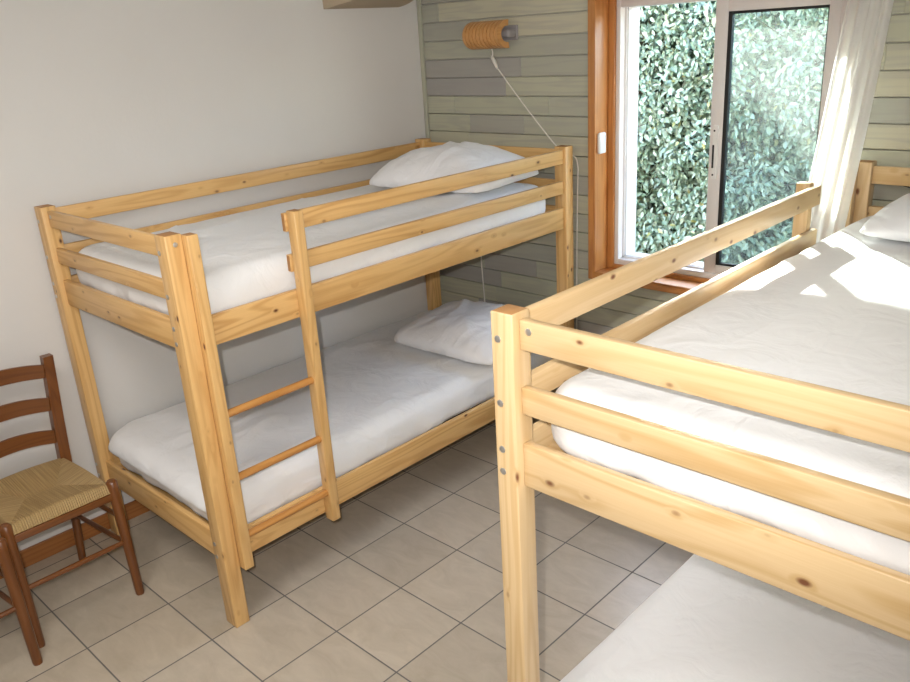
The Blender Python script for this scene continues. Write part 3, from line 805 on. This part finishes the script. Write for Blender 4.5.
# ------------------------------------------------------------------ outside
mb = MB(); mb.box(-6, .21, -.25, 9, 8, -.1, bev=0); struct(mb.build('ground', M['soil']))
mb = MB(); mb.box(-2, .2, 2.085, 6, .62, 2.20, bev=0); struct(mb.build('eaves', M['outer']))
def hedge():
    root = empty('hedge', (1.0, 1.95, -.1)); tag(root, 'dense glossy green leafy hedge outside the window', 'hedge'); bpy.context.view_layer.update()
    rr = random.Random(11)
    verts = []; faces = []; tints = []
    N_ = 46000
    x0, x1, zb, zt = -2.2, 4.2, -.05, 2.22
    for i in range(N_):
        x = rr.uniform(x0, x1); z = rr.uniform(zb, zt)
        if rr.random() < .6:
            x = rr.uniform(-.9, 2.0); z = rr.uniform(.1, 2.2)
        top = 2.14 + .31*max(0, min(1, (.62 - x)/.25)) + .04*noise.noise(Vector((x*3, 0, 7)))  # unseen top, raised on the left to keep sun off the lower right mattress
        z = -.05 + (z+.05)*(top+.05)/2.25
        bul = .10*noise.noise(Vector((x*1.6, z*1.6, 4))) + .07*noise.noise(Vector((x*5, z*5, 1)))
        y = 1.75 + bul + rr.random()**1.6*.22
        if z > top - .1: y += (z-top+.1)*1.0
        L = rr.uniform(.036, .062); w_ = L*rr.uniform(.40, .52)
        # long axis mostly downwards & sideways, blade normal mostly towards the house and up
        n_ = Vector((rr.gauss(-.05, .55), -1 + rr.gauss(0, .35), rr.gauss(.75, .5))).normalized()
        d = Vector((rr.gauss(.35, .55), rr.gauss(0, .4), rr.gauss(-.75, .5))); d = (d - n_*d.dot(n_)).normalized(); sd = n_.cross(d)
        p = Vector((x, y, z)); b = len(verts); cup = .16*w_
        verts += [p, p + d*L*.30 + sd*w_*.46 + n_*cup, p + d*L*.70 + sd*w_*.40 + n_*cup, p + d*L, p + d*L*.70 - sd*w_*.40 + n_*cup, p + d*L*.30 - sd*w_*.46 + n_*cup, p + d*L*.5 - n_*cup*.2]
        faces += [(b, b+1, b+6), (b+1, b+2, b+6), (b+2, b+3, b+6), (b+3, b+4, b+6), (b+4, b+5, b+6), (b+5, b, b+6)]
        t_ = rr.random()*.9 if rr.random() > .015 else rr.uniform(.92, 1)
        tints += [t_]*7
    me = bpy.data.meshes.new('foliage'); me.from_pydata([tuple(v) for v in verts], [], faces)
    at = me.attributes.new('tint', 'FLOAT', 'POINT'); at.data.foreach_set('value', tints)
    me.materials.append(M['leaf']); me.shade_smooth(); me.update()
    o = bpy.data.objects.new('foliage', me); C.objects.link(o); keep(o, root)
    mb = MB()
    for i in range(70):
        x = rr.uniform(x0, x1); y = rr.uniform(1.93, 2.13); p = Vector((x, y, -.1)); pts = [p]
        for k in range(7):
            p = p + Vector((rr.gauss(0, .06), rr.gauss(-.008, .03), .29)); pts.append(p.copy())
        mb.tube(pts, [.014 - .0015*k for k in range(8)], seg=6)
        for k in range(1, 7):
            q = pts[k]; mb.tube([q, q + Vector((rr.gauss(0, .12), -.10, .10)), q + Vector((rr.gauss(0, .2), -.20, .22))], [.005, .004, .002], seg=5)
    keep(mb.build('branches', M['twig'], None, smooth=True, angle=180), root)
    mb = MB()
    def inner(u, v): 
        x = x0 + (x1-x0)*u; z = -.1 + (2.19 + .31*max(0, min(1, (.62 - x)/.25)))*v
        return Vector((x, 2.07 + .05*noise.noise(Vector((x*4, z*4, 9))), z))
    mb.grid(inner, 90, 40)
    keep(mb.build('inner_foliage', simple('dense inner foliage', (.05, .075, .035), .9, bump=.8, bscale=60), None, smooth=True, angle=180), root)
hedge()

# ------------------------------------------------------------------ light
w = bpy.data.worlds.new('sky'); S.world = w; w.use_nodes = True
nt = w.node_tree; bg = nt.nodes['Background']
sky = nt.nodes.new('ShaderNodeTexSky'); sky.sky_type = 'NISHITA'; sky.sun_disc = False
SD = Vector((.76, -1, -.475)).normalized()
sky.sun_elevation = math.asin(-SD.z); sky.sun_rotation = math.atan2(-SD.x, -SD.y)
nt.links.new(sky.outputs['Color'], bg.inputs['Color']); bg.inputs['Strength'].default_value = 2.7
sun = bpy.data.lights.new('sun', 'SUN'); sun.energy = 28; sun.angle = math.radians(.6); sun.color = (1, .95, .86)
so = bpy.data.objects.new('sun', sun); C.objects.link(so); so.rotation_euler = SD.to_track_quat('-Z', 'Y').to_euler(); so.location = (-3, 4, 5)
def area(name, loc, target, sx, sy, e, col):
    l = bpy.data.lights.new(name, 'AREA'); l.shape = 'RECTANGLE'; l.size = sx; l.size_y = sy; l.energy = e; l.color = col
    o = bpy.data.objects.new(name, l); C.objects.link(o); o.location = loc
    o.rotation_euler = (Vector(target) - Vector(loc)).to_track_quat('-Z', 'Y').to_euler(); return o
# added fill light in front of the right wall, unseen; no opening there
area('fill_right_wall', (4.44, -2.6, 1.6), (1.0, -1.9, .8), 1.7, 1.5, 24, (1, .985, .97))
# added fill light under the ceiling, out of view; no fitting modelled
area('fill_overhead', (1.7, -3.1, 2.47), (1.7, -3.1, 0), .8, .8, 22, (1, .97, .94))
# the camera's own flash, beside the lens
fl = bpy.data.lights.new('flash', 'SPOT'); fl.spot_size = math.radians(96); fl.spot_blend = 1; fl.energy = 135; fl.shadow_soft_size = .012; fl.color = (1, .98, .96)
fo = bpy.data.objects.new('flash', fl); C.objects.link(fo)

# ------------------------------------------------------------------ camera
YAW, PITCH_, ROLL, FP = .7778, -.3555, -.0628, 818.95
cam = bpy.data.cameras.new('camera'); co = bpy.data.objects.new('camera', cam); C.objects.link(co); S.camera = co
cam.sensor_fit = 'HORIZONTAL'; cam.sensor_width = 36; cam.lens = FP/910*36; cam.clip_start = .02
cy_, sy_, cp, sp = math.cos(YAW), math.sin(YAW), math.cos(PITCH_), math.sin(PITCH_)
fwd = Vector((-sy_*cp, cy_*cp, sp)); right = Vector((cy_, sy_, 0)); up = right.cross(fwd)
r2 = right*math.cos(ROLL) + up*math.sin(ROLL); u2 = -right*math.sin(ROLL) + up*math.cos(ROLL)
Mx = Matrix((r2, u2, -fwd)).transposed().to_4x4(); Mx.translation = Vector((3.2175, -3.1543, 1.8781)); co.matrix_world = Mx
fo.location = Vector((3.2175, -3.1543, 1.8781)) + u2*.07 - r2*.05 - fwd*.02
fo.rotation_euler = (Vector((.7, -1.0, .8)) - fo.location).to_track_quat('-Z', 'Y').to_euler()

S.view_settings.view_transform = 'Standard'; S.view_settings.look = 'None'; S.view_settings.gamma = 1
S.view_settings.exposure = 0.16
S.view_settings.use_curve_mapping = False
